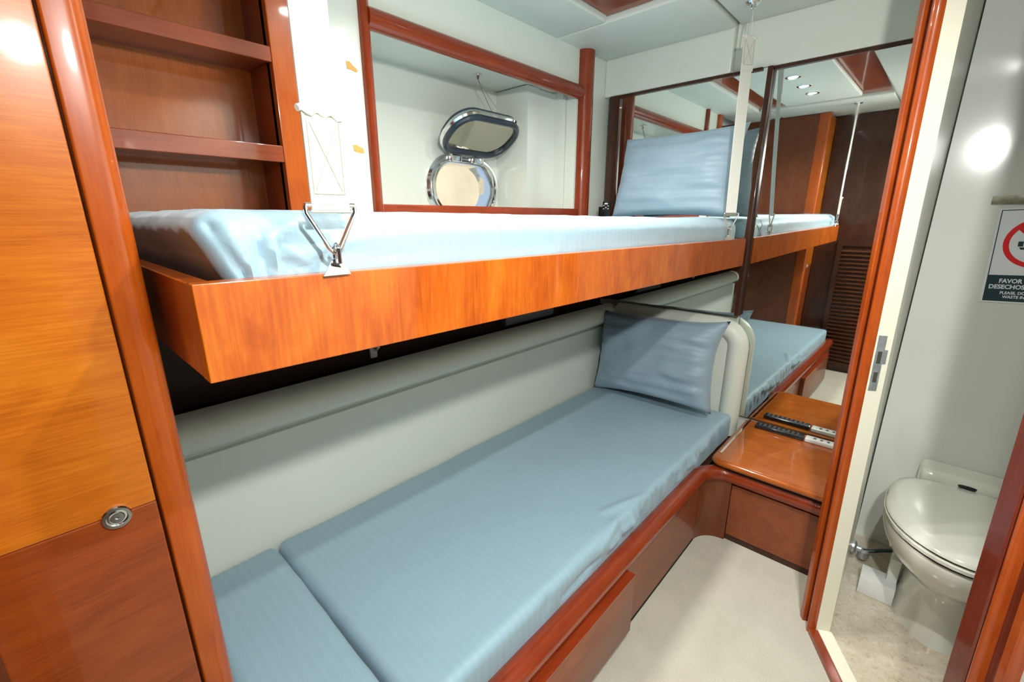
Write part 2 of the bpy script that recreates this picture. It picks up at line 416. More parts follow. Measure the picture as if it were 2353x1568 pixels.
# ceiling: backing slab, padded panels and a mahogany tray
cl = box('ceiling', 'ceil', None, -1.46, 2.42, -1.02, 1.80, CE + .034, CE + .08); struct(cl, 'cabin ceiling of padded panels around a mahogany tray', 'ceiling')
def cpanel(x0, x1, y0, y1, z=CE, mat='ceil'): return MB().box(x0, x1, y0, y1, z, z + .034, bev=.008, seg=3).build('ceiling_panel', mat, cl, ang=50)
cpanel(-.30, 1.818, 1.145, 1.405)
cpanel(1.824, 2.235, .768, 1.405)
cpanel(1.824, 2.262, -.10, .758, CE + .012)
cpanel(-.30, 1.818, -.78, .39)
cpanel(-.30, .462, .396, 1.139)
cpanel(-1.40, -.306, -.78, .80, CE + .004)
cpanel(.40, 2.24, -.95, -.79, CE + .02)
box('mahogany_tray', 'tray', cl, .466, 1.816, .394, 1.141, CE + .022, CE + .033)
MB().box(.545, 1.63, .555, 1.00, CE - .004, CE + .021, bev=.008, seg=3).build('light_panel', 'ceil', cl, ang=50)

# ------------------------------------------------------------------ mirrors
ml = thing('wall_mirror', (2.25, .98, R(-.455)), 'mirror panel behind the pillows, between two dark stiles', 'mirror')
box('glass', 'mirror', ml, 2.252, 2.262, .626, 1.312, R(-.455), R(.602))
box('stile', 'dark', ml, 2.236, 2.304, 1.308, 1.368, R(-.455), R(.606), bev=.003)
box('stile', 'dark', ml, 2.246, 2.304, .607, .627, R(-.455), R(.606), bev=.003)
box('top_bead', 'dark', ml, 2.242, 2.304, .646, 1.308, R(.594), R(.606))
mr = thing('wall_mirror', (2.28, .35, R(-.96)), 'tall mirror panel rising from the nightstand top', 'mirror')
th, ti = math.radians(.75), math.radians(.2)
n_ = Vector((math.cos(th) * math.cos(ti), -math.sin(th) * math.cos(ti), math.sin(ti)))
P0 = Vector((2.280, .61, H))
def mp(y, z, off=0):
    x = P0.x - ((y - P0.y) * n_.y + (z - P0.z) * n_.z) / n_.x
    return Vector((x + off, y, z))
yz = [(.09, R(-.962)), (.606, R(-.962)), (.606, R(.602)), (.09, R(.602))]
MB().add([mp(*q) for q in yz] + [mp(*q, .008) for q in yz], [(0, 1, 2, 3), (4, 5, 6, 7), (0, 1, 5, 4), (1, 2, 6, 5), (2, 3, 7, 6), (3, 0, 4, 7)]).build('glass', 'mirror', mr, smooth=False)
box('top_bead', 'dark', mr, 2.266, 2.304, .105, .604, R(.594), R(.606))

# ------------------------------------------------------------------ cupboard on the near side
cb = thing('wardrobe', (-.1, .95, 0), 'tall cherry wardrobe with a bookmatched veneer door beside the bunks', 'wardrobe')
box('carcass', 'brown', cb, -.50, .100, .835, 1.56, 0, R(.772))
box('side_panel', 'brown', cb, .096, .104, .85, 1.248, R(-.98), R(.768))
da = box('door', 'orange_diag_a', cb, -.45, .0625, .800, .834, R(-.418), R(.76), bev=.002)
db = box('door', 'orange_diag_b', cb, -.45, .0625, .800, .834, .04, R(-.4185), bev=.002)
pr = [(.066, .835), (.066, .798), (.0675, .796), (.069, .7958), (.088, .7945)] + [(.091 + .017 * math.cos(a), .8115 + .017 * math.sin(a)) for a in [math.radians(-90 + 90 * k / 10) for k in range(11)]] + [(.108, .87), (.100, .87), (.100, .835)]
MB().prism(pr, 0, R(.772)).build('corner_post', 'post', cb, ang=50)
lk = MB().lathe([(.0175, 0), (.0175, .004), (.016, .006), (.0125, .006), (.0115, .0035), (.009, .004), (.008, .0055), (.0025, .0055), (.002, .003)], (.0155, .800, R(-.421)), (0, -1, 0), 28).build('push_lock', 'chrome', db)

# ------------------------------------------------------------------ bookcase let into the hull side
bc = thing('bookcase', (.36, 1.45, R(-.11)), 'open mahogany bookcase with plain shelves beside the window', 'bookcase')
box('back_panel', 'shelf_back', bc, .105, .612, 1.545, 1.57, R(-.11), CE)
box('side_panel', 'shelf', bc, .550, .560, 1.40, 1.545, R(-.11), CE)
box('side_panel', 'shelf', bc, .105, .125, 1.38, 1.545, R(-.11), CE)
box('stile', 'post', bc, .550, .611, 1.378, 1.42, R(-.11), CE, bev=.003)
for z0, z1 in ((.400, .437), (.150, .193), (.645, .68), (-.10, -.06)):
    sh = box('shelf', 'shelf', bc, .125, .549, 1.395, 1.545, R(z0 + .008), R(z1 - .012))
    box('lip', 'shelf', sh, .125, .5495, 1.379, 1.397, R(z0), R(z1), bev=.002)

# ------------------------------------------------------------------ upper bunk
SL = -.018 / 2.09                             # the hung bunk drops slightly towards the mirror
def slope(o):
    for v in o.data.vertices:
        v.co.z += SL * (v.co.x + ORG[o.name][0] - .122)
    return o
ub = thing('upper_bunk', (1.17, 1.0, R(-.195)), 'hanging upper bunk with a deep cherry fascia board', 'bunk bed')
slope(box('front_board', 'orange_v', ub, .122, 2.215, .610, .638, R(-.195), R(-.074), bev=.0015))
slope(box('end_board', 'orange_v', ub, .1225, .146, .638, 1.370, R(-.1945), R(-.0745), bev=.0015))
slope(box('end_board', 'orange_v', ub, 2.190, 2.2145, .638, 1.370, R(-.1945), R(-.0745), bev=.0015))
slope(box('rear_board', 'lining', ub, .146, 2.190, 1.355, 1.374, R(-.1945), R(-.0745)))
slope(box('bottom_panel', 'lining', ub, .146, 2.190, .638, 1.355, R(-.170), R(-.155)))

def ridge(p, a, b, w, amp):
    """a soft fold along the segment a-b"""
    ab = b - a; t = max(0, min(1, (p - a).dot(ab) / ab.length_squared)); d = (p - a - ab * t).length
    return amp * math.exp(-(d / w) ** 2) * math.sin(math.pi * (.15 + .7 * t))
V = Vector
folds_u = [(V((.172, .645, R(-.075))), V((.158, .66, R(-.008))), .006, -.014), (V((.188, .645, R(-.08))), V((.176, .65, R(-.012))), .007, .012),
           (V((.214, .645, R(-.08))), V((.210, .645, R(-.02))), .0055, -.014), (V((.226, .645, R(-.08))), V((.222, .645, R(-.025))), .006, .013),
           (V((.236, .645, R(-.055))), V((.262, .645, R(-.068))), .006, -.012), (V((.24, .645, R(-.045))), V((.275, .645, R(-.058))), .006, .010),
           (V((.226, .645, R(-.025))), V((.262, .645, R(-.006))), .007, .009), (V((.275, .645, R(-.062))), V((.345, .645, R(-.040))), .006, -.010),
           (V((.28, .645, R(-.05))), V((.36, .645, R(-.03))), .008, .007),
           (V((.335, .645, R(-.072))), V((.50, .645, R(-.068))), .005, .008), (V((.62, .645, R(-.076))), V((.86, .645, R(-.072))), .006, .006), (V((1.1, .645, R(-.074))), V((1.5, .645, R(-.07))), .006, .004)]
def disp_u(p, n):
    d = .003 * noise.noise(p * 6) + .0012 * noise.noise(p * 22)
    for f in folds_u: d += 1.2 * ridge(p, *f)
    q = n * d
    x = p.x - .14                            # rounded, tucked near corner
    if p.z < R(0) and x < .07: q.x += (.07 - x) * .55 * min(1, (R(0) - p.z) / .10)
    return q
um = MB().rslab(.137, 2.186, .641, 1.352, R(-.153), R(.012), .045, .008, disp_u)
um = tag(um.build('upper_mattress', 'sheet', None, ang=80, loc=(1.16, 1.0, R(-.152))), 'blue grey sheeted mattress lying in the hanging upper bunk', 'mattress'); slope(um)

def pillow(name, w, h, t, mtx, label, seed, ears=(.02,) * 4, sag=.0, amp=1.0):
    nu, nv = 46, 34; vs = []; fs = []
    for side in (1, -1):
        for j in range(nv + 1):
            for i in range(nu + 1):
                u = -1 + 2 * i / nu; v = -1 + 2 * j / nv
                e = ears[(0 if u < 0 else 1) + (0 if v < 0 else 2)]
                pin = (abs(u) * abs(v)) ** 3
                x = u * w / 2 * (1 - .045 * (1 - v * v) * abs(u) ** 3 + e * pin)
                y = v * h / 2 * (1 - .05 * (1 - u * u) * abs(v) ** 3 + e * pin)
                th_ = t / 2 * (max(0, 1 - u ** 4) * max(0, 1 - v ** 4)) ** .42
                z = side * th_
                q = V((x * 7 + seed, y * 7, seed + side))
                f = (max(0, 1 - abs(u) ** 6) * max(0, 1 - abs(v) ** 6))
                z += amp * f * side * (.012 * noise.noise(q) + .024 * noise.noise(V((x * 4 + y * 6, y * 24, seed))) * (.35 + .9 * abs(u)) + .006 * noise.noise(V((x * 14, y * 40, seed))))
                z += .012 * noise.noise(V((x * 5, y * 5, seed + 9))) * pin
                y += sag * math.sin((u + 1) * 2.2) * (1 if v > 0 else .3) * abs(v)
                vs.append(mtx @ V((x, y, z)))
    n = (nu + 1) * (nv + 1)
    for side in (0, 1):
        for j in range(nv):
            for i in range(nu):
                a = side * n + j * (nu + 1) + i; q = (a, a + 1, a + nu + 2, a + nu + 1); fs.append(q if side == 0 else q[::-1])
    mb = MB().add(vs, fs)
    o = mb.build(name, 'pillow', None, ang=180, loc=tuple(mtx.translation))
    bm = bmesh.new(); bm.from_mesh(o.data); bmesh.ops.remove_doubles(bm, verts=bm.verts[:], dist=.0004); bmesh.ops.recalc_face_normals(bm, faces=bm.faces[:]); bm.to_mesh(o.data); bm.free()
    o.data.polygons.foreach_set('use_smooth', [True] * len(o.data.polygons))
    return tag(o, label, 'pillow')
# pillow frame: local x across the bunk (towards the cabin), local y up the lean, local z out towards the camera
def lean(cx, cy, cz, ang, roll=0, yaw=0):
    ca, sa = math.cos(ang), math.sin(ang)
    ex = V((0, -1, 0)); ey = V((sa, 0, ca)); ez = ex.cross(ey)
    m = Matrix(((ex.x, ey.x, ez.x, cx), (ex.y, ey.y, ez.y, cy), (ex.z, ey.z, ez.z, cz), (0, 0, 0, 1)))
    return m @ Matrix.Rotation(yaw, 4, 'Y') @ Matrix.Rotation(roll, 4, 'Z')
pillow('pillow', .56, .385, .13, lean(2.128, .935, R(.190), math.radians(14), math.radians(0)), 'blue grey pillow leaning on the mirror above the upper mattress', 3.1, (.03, .02, .0, .05))

# handset on the bed, in the corner
hs = thing('handset', (2.12, 1.275, R(-.008)), 'small black keypad handset in the corner of the upper mattress', 'handset')
MB().box(2.110, 2.122, 1.255, 1.300, R(-.005), R(.082), bev=.004).build('body', 'black', hs)
MB().box(2.120, 2.150, 1.285, 1.330, R(-.005), R(.055), bev=.004).build('cradle', 'black', hs)
MB().box(2.1085, 2.1105, 1.268, 1.287, R(.066), R(.073)).build('display', 'white', hs)
for ky, kz in ((1.291, .060), (1.265, .058), (1.278, .050), (1.291, .044), (1.265, .044)):
    MB().box(2.1085, 2.1105, ky - .003, ky + .003, R(kz - .002), R(kz + .002)).build('key', 'white', hs)

# ------------------------------------------------------------------ webbing straps that carry the bunk
def strap(name, x, y, ang, ztop, label, zring, zhook, mount, off=(0, 0), fold_top=False):
    root = thing(name, (x, y, zhook), label, 'strap')
    ex = V((math.cos(ang), math.sin(ang), 0)); ey = V((-math.sin(ang), math.cos(ang), 0)); c = V((x, y, 0))
    def P(a, b, z):
        t = max(0, (z - zring) / (ztop - zring)); return c + V((off[0] * t, off[1] * t, 0)) + ex * a + ey * b + V((0, 0, z))
    def web(a0, a1, b, t, zs, wob=0):
        rings = []
        for k, z in enumerate(zs):
            w = wob * math.sin(z * 9)
            rings.append([P(a0, b + w - t, z), P(a1, b + w - t, z), P(a1, b + w + t, z), P(a0, b + w + t, z)])
        return MB().loft(rings)
    zs = [zring + (ztop - zring) * k / 24 for k in range(25)]
    w = web(-.0245, .0245, 0, .0016, zs, .0008).build('webbing', 'web', root)
    zb = ztop - .125 if fold_top else zring; zf = zb + .118
    web(-.026, .026, -.004, .0016, [zb - .003, zb + .04, zb + .08, zf - .002]).build('folded_end', 'web' if fold_top else 'web_old', root)
    MB().tube([P(-.031 + .062 * k / 12, -.006 + .0015 * math.sin(k * 2.1), zf + .0022 * math.sin(k * 1.7) - .003 * k / 12) for k in range(13)], lambda t: .0042 + .0012 * math.sin(t * 9), 8).build('frayed_hem', 'web', root)
    st = MB()
    for a, b in (((-.018, zb + .022), (.018, zf - .014)), ((.018, zb + .022), (-.018, zf - .014)), ((-.02, zb + .018), (.02, zb + .018)),
                 ((-.021, zb + .018), (-.021, zf - .01)), ((.021, zb + .018), (.021, zf - .01))):
        st.tube([P(a[0] + (b[0] - a[0]) * k / 6, -.0062, a[1] + (b[1] - a[1]) * k / 6) for k in range(7)], .0006, 5)
    st.build('stitching', 'thread', root)
    # triangular ring
    tri = [(-.034, zring + .004), (.034, zring + .004), (.034, zring - .006), (.008, zring - .052), (0, zring - .060), (-.008, zring - .052), (-.034, zring - .006)]
    pts = []
    for i, q in enumerate(tri):
        nq = tri[(i + 1) % len(tri)]
        for k in range(4): pts.append(P(q[0] + (nq[0] - q[0]) * k / 4, -.003, q[1] + (nq[1] - q[1]) * k / 4))
    MB().tube(pts, .0031, 10, closed=True).build('triangle_ring', 'chrome', root)
    zc = zring - .056
    MB().tube([P(-.028, -.003, zring - .004), P(.028, -.003, zring - .004)], .0032, 10).build('roller_bar', 'chrome', root)
    # bow shackle to the bracket
    sk = []
    for k in range(17):
        a = math.pi * k / 16; sk.append(P(.0015, -.003 + .0085 * math.cos(a), zc + .006 * math.sin(a) + .002))
    sk = [P(.0015, .0055, zhook + .010)] + sk + [P(.0015, -.0115, zhook + .010)]
    MB().tube(sk, .0028, 8).build('shackle', 'chrome', root)
    MB().tube([P(.0015, .012, zhook + .010), P(.0015, -.018, zhook + .010)], .0036, 8).build('shackle_pin', 'chrome', root)
    pl = [P(-.020, -.002, zhook - .004), P(.020, -.002, zhook - .004), P(.008, -.002, zhook + .018), P(-.004, -.002, zhook + .018)]
    MB().loft([[p - ey * .0015 for p in pl], [p + ey * .0015 for p in pl]]).build('anchor_plate', 'chrome', root)
    if mount:
        MB().lathe([(.030, 0), (.030, -.003), (.024, -.009), (.012, -.011), (.010, -.022), (.004, -.024)], P(0, 0, mount), (0, 0, 1), 24).build('ceiling_mount', 'chrome', root)
        for s in (-1, 1):
            MB().tube([P(.003 * s, 0, mount - .02), P(.010 * s, 0, ztop - .004)], .0024, 8).build('hanger', 'chrome', root)
    return root
strap('bunk_strap', .293, .607, 0, CE + .02, 'white webbing strap with chrome triangle ring beside the bookcase', R(.012), R(-.074), CE + .006)
strap('bunk_strap', 1.985, .617, math.radians(-32), R(.675), 'white webbing strap hanging in front of the upper pillow', R(.012), R(-.084), CE + .012, (.065, .035), True)

# ------------------------------------------------------------------ porthole in the recess
ph = thing('porthole', (PX, 1.72, R(PZ)), 'open oval steel porthole in the recess behind the upper bunk', 'porthole')
def ringpair(w, h, r, y): return rrect(PX, R(PZ), w, h, r, 8, y)
fr = MB()
fr.loft([ringpair(.455, .30, .148, 1.719), ringpair(.455, .30, .148, 1.710), ringpair(.435, .28, .138, 1.700), ringpair(.41, .255, .126, 1.700), ringpair(.405, .25, .124, 1.690),
         ringpair(.385, .235, .116, 1.688), ringpair(.365, .215, .106, 1.700), ringpair(.362, .212, .105, 1.80)], caps=False)
fr.build('frame', 'chrome', ph, ang=40)
for sx in (-.07, .07):
    MB().box(PX + sx - .03, PX + sx + .03, 1.675, 1.705, R(PZ + .115), R(PZ + .165), bev=.005).build('hinge', 'chrome', ph)
LM = Matrix.Translation((PX - .005, 1.683, R(PZ + .160))) @ Matrix.Rotation(math.radians(56), 4, 'X')
# local lid: x across, z along the lid away from the hinge, y = thickness
def lidring(w, h, r, y): return [LM @ V(p) for p in rrect(0, .118, w, h, r, 8, y)]
lid = MB().loft([lidring(.40, .235, .10, .012), lidring(.41, .245, .105, .004), lidring(.41, .245, .105, -.004), lidring(.395, .23, .097, -.012)]).build('lid', 'chrome', ph, ang=40)
pts = [LM @ V(p) for p in rrect(0, .118, .372, .207, .09, 8, .016)]
MB().tube(pts, .014, 10, closed=True).build('seal', 'rubber', lid)
pts = [LM @ V(p) for p in rrect(0, .118, .372, .207, .09, 8, -.015)]
MB().tube(pts, .014, 10, closed=True).build('seal', 'rubber', lid)
MB().loft([lidring(.35, .185, .08, -.0135), lidring(.35, .185, .08, -.0121)]).build('pane', 'lidglass', lid, smooth=False)
MB().loft([lidring(.35, .185, .08, .0135), lidring(.35, .185, .08, .0121)]).build('pane', 'lidglass', lid, smooth=False)
hk = thing('porthole_stay', (1.487, 1.575, R(.599)), 'thin wire stay hooked to the recess ceiling above the porthole', 'wire stay')
MB().lathe([(.022, 0), (.022, -.003), (.008, -.006), (.006, -.02), (.002, -.022)], (1.487, 1.575, R(.60)), (0, 0, 1), 16).build('ceiling_hook', 'chrome', hk)
for s in (-.03, .035):
    e = LM @ V((s + .02, 0, .232)); a = V((1.487, 1.575, R(.58)))
    MB().tube([a.lerp(e, k / 6) + V((0, 0, -.004 * math.sin(math.pi * k / 6))) for k in range(7)], .0012, 6).build('wire', 'wire', hk)
q = box('quay_wall', 'outside', None, -2.5, 6.0, 4.2, 4.6, -2.0, 2.6); tag(q, 'sunlit cream quay wall seen through the porthole', 'wall')

# tape marks on the hull side wall
def tape(x0, x1, z0, z1, label, cut):
    pts = [(x0, z1), (x0 + .3 * (x1 - x0), z1 + .001), (x0 + .55 * (x1 - x0), z1 - cut * .5), (x1 - .004, z1 - cut), (x1, z0 + .004), (x1 - .006, z0), (x0 + .4 * (x1 - x0), z0 + .003 * cut / .01), (x0 + .002, z0 + .004)]
    n = len(pts); vs = [(x, 1.3995, z) for x, z in pts] + [(x, 1.3985, z) for x, z in pts]
    o = MB().add(vs, [tuple(range(n)), tuple(range(n, 2 * n))] + [(i, (i + 1) % n, n + (i + 1) % n, n + i) for i in range(n)]).build('tape_residue', 'tape', None, smooth=False, loc=((x0 + x1) / 2, 1.3995, z0))
    tag(o, label, 'tape')
tape(.775, .812, R(.432), R(.457), 'torn jagged yellow tape scrap high on the cream wall by the window', .014)
tape(.774, .812, R(.199), R(.222), 'squarish yellow tape scrap low on the cream wall by the window', .006)

# lamp and hook in the dark space under the upper bunk
rl = thing('reading_lamp', (1.6, 1.40, R(-.49)), 'unlit flat grey reading lamp under the upper bunk', 'lamp')
box('body', 'grey', rl, 1.44, 1.80, 1.365, 1.3995, R(-.485), R(-.40), bev=.006)
MB().lathe([(.007, 0), (.007, -.004), (.004, -.006)], (1.62, 1.365, R(-.44)), (0, 1, 0), 14).build('switch', 'black', rl)
hk2 = thing('coat_hook', (.775, 1.40, R(-.49)), 'small white plastic hook under the upper bunk', 'hook')
MB().box(.762, .790, 1.385, 1.3995, R(-.485), R(-.40), bev=.004).build('plate', 'white', hk2)
MB().tube([(.776, 1.386, R(-.43)), (.776, 1.365, R(-.45)), (.776, 1.355, R(-.44)), (.776, 1.352, R(-.42))], .006, 8).build('prong', 'white', hk2)

# ------------------------------------------------------------------ lower bunk base
lb = thing('lower_bunk', (.9, .9, 0), 'lower bunk base with a rounded mahogany rail and drawer', 'bunk bed')
AC = (1.70, .42)
def arc(r, n=12): return [(AC[0] + r * math.sin(a), AC[1] + r * math.cos(a)) for a in [math.radians(90 * k / n) for k in range(n + 1)]]
box('base_panel', 'brown_x', lb, .112, 1.70, .515, .540, .0, R(-1.055))
ou = [(x, y) for x, y in arc(.095)]; inn = [(x, y) for x, y in arc(.118)][::-1]
cp = MB()
rings = [[(x, y, z) for z in (.0, R(-1.05))] for x, y in ou]
cv = MB(); n = len(ou); vs = []
for (x, y), (u, w) in zip(ou, inn[::-1]): vs += [(x, y, 0), (x, y, R(-1.05)), (u, w, R(-1.05)), (u, w, 0)]
fs = []
for i in range(n - 1):
    for k in range(4): fs.append((4 * i + k, 4 * i + (k + 1) % 4, 4 * i + 4 + (k + 1) % 4, 4 * i + 4 + k))
fs += [(0, 1, 2, 3), (4 * n - 4, 4 * n - 3, 4 * n - 2, 4 * n - 1)]
cv.add(vs, fs).build('curved_panel', 'brown', lb, ang=40)
box('bed_board', 'dark', lb, .112, 2.235, .540, 1.250, R(-1.075), R(-1.055))
path = [(x, .53, R(-1.033)) for x in [.112 + (1.70 - .112) * k / 20 for k in range(20)]] + [(x, y, R(-1.033)) for x, y in arc(.11)]
MB().tube(path, .032, 16).build('rail', 'red_x', lb, ang=60)
dr = MB().box(.30, 1.098, .488, .515, .035, R(-1.083), bev=.002).build('drawer', 'brown_x', lb)
box('drawer_edge', 'red_x', dr, .30, 1.098, .4865, .516, R(-1.083), R(-1.077))
box('plinth_strip', 'gap', lb, .112, 1.70, .5145, .5155, 0, .012)

folds_l = [(V((.95, .555, R(-.975))), V((1.25, .555, R(-.955))), .012, .010), (V((.98, .555, R(-.95))), V((1.10, .57, R(-.925))), .010, .011),
           (V((.80, .553, R(-.985))), V((1.02, .553, R(-.972))), .008, -.010), (V((1.10, .62, R(-.92))), V((1.30, .56, R(-.93))), .012, .008),
           (V((.72, .56, R(-.99))), V((.74, .555, R(-.93))), .010, -.006), (V((1.55, .555, R(-.98))), V((1.9, .555, R(-.94))), .014, .008)]
for k in range(16): folds_l.append((V((1.10 + .065 * k, .553, R(-1.0))), V((1.115 + .065 * k, .556, R(-.935))), .011, .006 * (1 if k % 2 else -1)))
def disp_l(p, n):
    d = .004 * noise.noise(p * 4) + .0012 * noise.noise(p * 20)
    if p.y < .75:
        for f in folds_l: d += 1.5 * ridge(p, *f)
    return n * d
lm = MB().rslab(.336, 2.182, .552, 1.2545, R(-1.05), R(-.92), .024, .010, disp_l)
tag(lm.build('lower_mattress', 'sheet', None, ang=80, loc=(1.2, .9, R(-1.05))), 'long blue grey sheeted mattress of the lower bunk under the pillow', 'mattress')
def disp_f(p, n):
    q = n * (.003 * noise.noise(p * 4 + V((7, 0, 0))) + .001 * noise.noise(p * 20))
    return q
lf = MB().rslab(.112, .329, .552, 1.2545, R(-1.05), R(-.921), .024, .0125, disp_f)
tag(lf.build('foot_cushion', 'sheet', None, ang=80, loc=(.22, .9, R(-1.05))), 'short blue grey sheeted infill cushion at the foot of the lower bunk', 'cushion')

# padded headboard
hb = thing('headboard', (2.19, .9, R(-.99)), 'padded cream vinyl headboard with a thick rolled border', 'headboard')
box('panel', 'vinyl', hb, 2.212, 2.268, .62, 1.236, R(-1.05), R(-.50), bev=.01)
hp = [(2.182, 1.232, R(-.510)), (2.182, 1.1, R(-.510)), (2.182, .9, R(-.510)), (2.182, .75, R(-.511)), (2.182, .67, R(-.512))]
for k in range(1, 9):
    a = math.radians(90 * k / 8); hp.append((2.182, .67 - .085 * math.sin(a), R(-.597) + .085 * math.cos(a)))
hp += [(2.182, .585, R(-.597 - .45 * k / 6)) for k in range(1, 7)]
hp = [(2.232, y, z) for x, y, z in hp]
hbm = MB().tube(hp, .046, 24, flat=(1.0, 1.0)); hbm.v = [(min(x, 2.270), y, z) for x, y, z in hbm.v]
hbm.build('rolled_border', 'vinyl', hb, ang=80)
MB().tube([(2.262, q[1] - .036 * min(1, max(0, (i - 4) / 8)), q[2] + .036 * min(1, max(0, (12 - i) / 8))) for i, q in enumerate(hp)], .0055, 8).build('piping', 'vinyl', hb, ang=80)
pillow('pillow', .61, .415, .17, lean(2.064, .925, R(-.686), math.radians(12), math.radians(2.5)), 'blue grey pillow propped against the padded headboard', 11.7, (.06, .03, .03, .11), .008, 1.2)

# ------------------------------------------------------------------ nightstand
ns = thing('nightstand', (2.0, .3, 0), 'low mahogany nightstand with a glossy top against the mirror', 'nightstand')
box('front_panel', 'brown_x', ns, 1.800, 1.822, .106, .418, .030, R(-1.070), bev=.001)
box('carcass', 'gap', ns, 1.822, 2.262, .106, .50, .0, R(-1.0))
box('plinth', 'dark', ns, 1.806, 1.822, .106, .42, 0, .028)
MB().tube([(1.81, .42 - .312 * k / 8, R(-1.033)) for k in range(9)], .032, 16).build('trim_roll', 'red_y', ns, ang=60)
box('shadow_gap', 'gap', ns, 1.79, 2.262, .106, .50, R(-1.01), R(-.992))
# bullnosed slab: rounded footprint with a half-round edge
def foot(d, z):
    x0, y1 = 1.768 + d, .512 - d; r = .045 - d * .6
    c = [(x0 + r - r * math.sin(a), y1 - r + r * math.cos(a)) for a in [math.radians(90 * k / 8) for k in range(9)]]
    return [(2.263, y1, z)] + [(x, y, z) for x, y in c] + [(x0, .1055, z), (2.263, .1055, z)]
MB().loft([foot(.016 - .016 * math.sin(math.radians(a)), R(-.978) + .0155 * -math.cos(math.radians(a))) for a in range(0, 181, 15)]).build('top', 'table', ns, ang=40)
box('chrome_strip', 'chrome', ns, 1.835, 2.262, .484, .493, R(-.9626), R(-.9596))
# remotes
r1 = thing('remote_control', (2.215, .35, R(-.962)), 'slim black remote control on the nightstand top by the mirror', 'remote control')
MB().box(2.186, 2.232, .256, .452, R(-.9622), R(-.944), bev=.005).build('body', 'black', r1)
for k in range(9):
    for j in (0, 1, 2):
        MB().box(2.194 + .012 * j, 2.202 + .012 * j, .275 + .019 * k, .285 + .019 * k, R(-.9445), R(-.9425)).build('button', 'button', r1)
r2 = thing('remote_control', (2.215, .19, R(-.962)), 'slim white remote control at the end of the black one', 'remote control')
MB().box(2.190, 2.236, .118, .250, R(-.9622), R(-.945), bev=.004).build('body', 'white', r2)
for k in range(4): MB().box(2.205, 2.220, .135 + .025 * k, .145 + .025 * k, R(-.9455), R(-.9435)).build('button', 'grey', r2)

# ------------------------------------------------------------------ toilet compartment things
tl = thing('toilet', (1.9, -.245, 0), 'cream porcelain marine toilet with closed lid', 'toilet')
TY = -.245
def egg(xf, xb, w, z, n=40, cy=TY):
    """egg outline: round front at xf, squarer back at xb"""
    cx = xf + .52 * (xb - xf); pts = []
    for k in range(n):
        a = 2 * math.pi * k / n; c, s_ = math.cos(a), math.sin(a)
        if c < 0: x = cx + (cx - xf) * c; y = w * s_
        else:
            e = .62; x = cx + (xb - cx) * (abs(c) ** e); y = w * (abs(s_) ** e) * (1 if s_ >= 0 else -1)
        pts.append((x, cy + y, z))
    return pts
MB().loft([egg(1.715, 2.14, .118, .004), egg(1.72, 2.14, .114, .02), egg(1.735, 2.14, .106, .10), egg(1.735, 2.14, .108, .17), egg(1.715, 2.15, .122, .205), egg(1.675, 2.15, .150, .235),
           egg(1.63, 2.15, .178, .272), egg(1.608, 2.15, .191, .32), egg(1.60, 2.15, .196, .352), egg(1.602, 2.15, .195, .362), egg(1.61, 2.14, .188, .366)]).build('bowl', 'porcelain', tl, ang=60)
MB().loft([egg(1.605, 2.10, .188, .3665), egg(1.605, 2.10, .188, .3705)]).build('seat_gap', 'gap', tl)
MB().loft([egg(1.602, 2.11, .192, .371), egg(1.595, 2.11, .197, .376), egg(1.595, 2.11, .197, .386), egg(1.602, 2.11, .191, .3895)]).build('seat', 'porcelain', tl, ang=50)
MB().loft([egg(1.605, 2.10, .188, .390), egg(1.605, 2.10, .188, .393)]).build('lid_gap', 'gap', tl)
MB().loft([egg(1.602, 2.09, .190, .3935), egg(1.597, 2.09, .195, .398), egg(1.602, 2.09, .190, .409), egg(1.64, 2.07, .165, .416), egg(1.75, 2.0, .09, .419)]).build('lid', 'porcelain', tl, ang=70)
MB().rslab(2.085, 2.2215, TY - .185, TY + .115, .20, .440, .022, .012).build('tank', 'porcelain', tl, ang=70)
MB().lathe([(.028, 0), (.028, .006), (.022, .008), (.010, .009)], (2.10, TY - .01, .419), (-.35, 0, 1), 24).build('flush_button', 'black', tl)
fbk = thing('floor_bracket', (1.86, -.085, .004), 'white L shaped plastic bracket standing beside the toilet base', 'bracket')
MB().box(1.835, 1.915, -.135, -.035, .0045, .075, bev=.003).build('foot_box', 'white', fbk)
MB().box(1.875, 1.925, -.135, -.105, .072, .165, bev=.003).build('upright', 'white', fbk)
vv = thing('water_valve', (2.0, -.015, .0), 'small grey metal stop valve and hose at the partition', 'valve')
MB().lathe([(.0255, 0), (.0255, .008), (.020, .014), (.012, .016), (.012, .030)], (2.02, .0078, .065), (0, -1, 0), 20).build('wall_flange', 'steel', vv)
MB().lathe([(.016, -.02), (.018, -.012), (.018, .012), (.012, .016)], (2.02, -.032, .052), (0, 0, 1), 16).build('body', 'steel', vv)
MB().tube([(2.02, -.03, .062), (2.03, -.06, .072), (2.045, -.085, .080), (2.055, -.112, .088)], .0075, 10).build('hose', 'rubber', vv)

sg = thing('sign', (2.2215, -.265, R(-.275)), 'white sign with red prohibition ring and dark Spanish caption', 'sign')
SM = Matrix.Translation((2.2212, -.262, R(-.122))) @ Matrix.Rotation(math.radians(-2.5), 4, 'X')
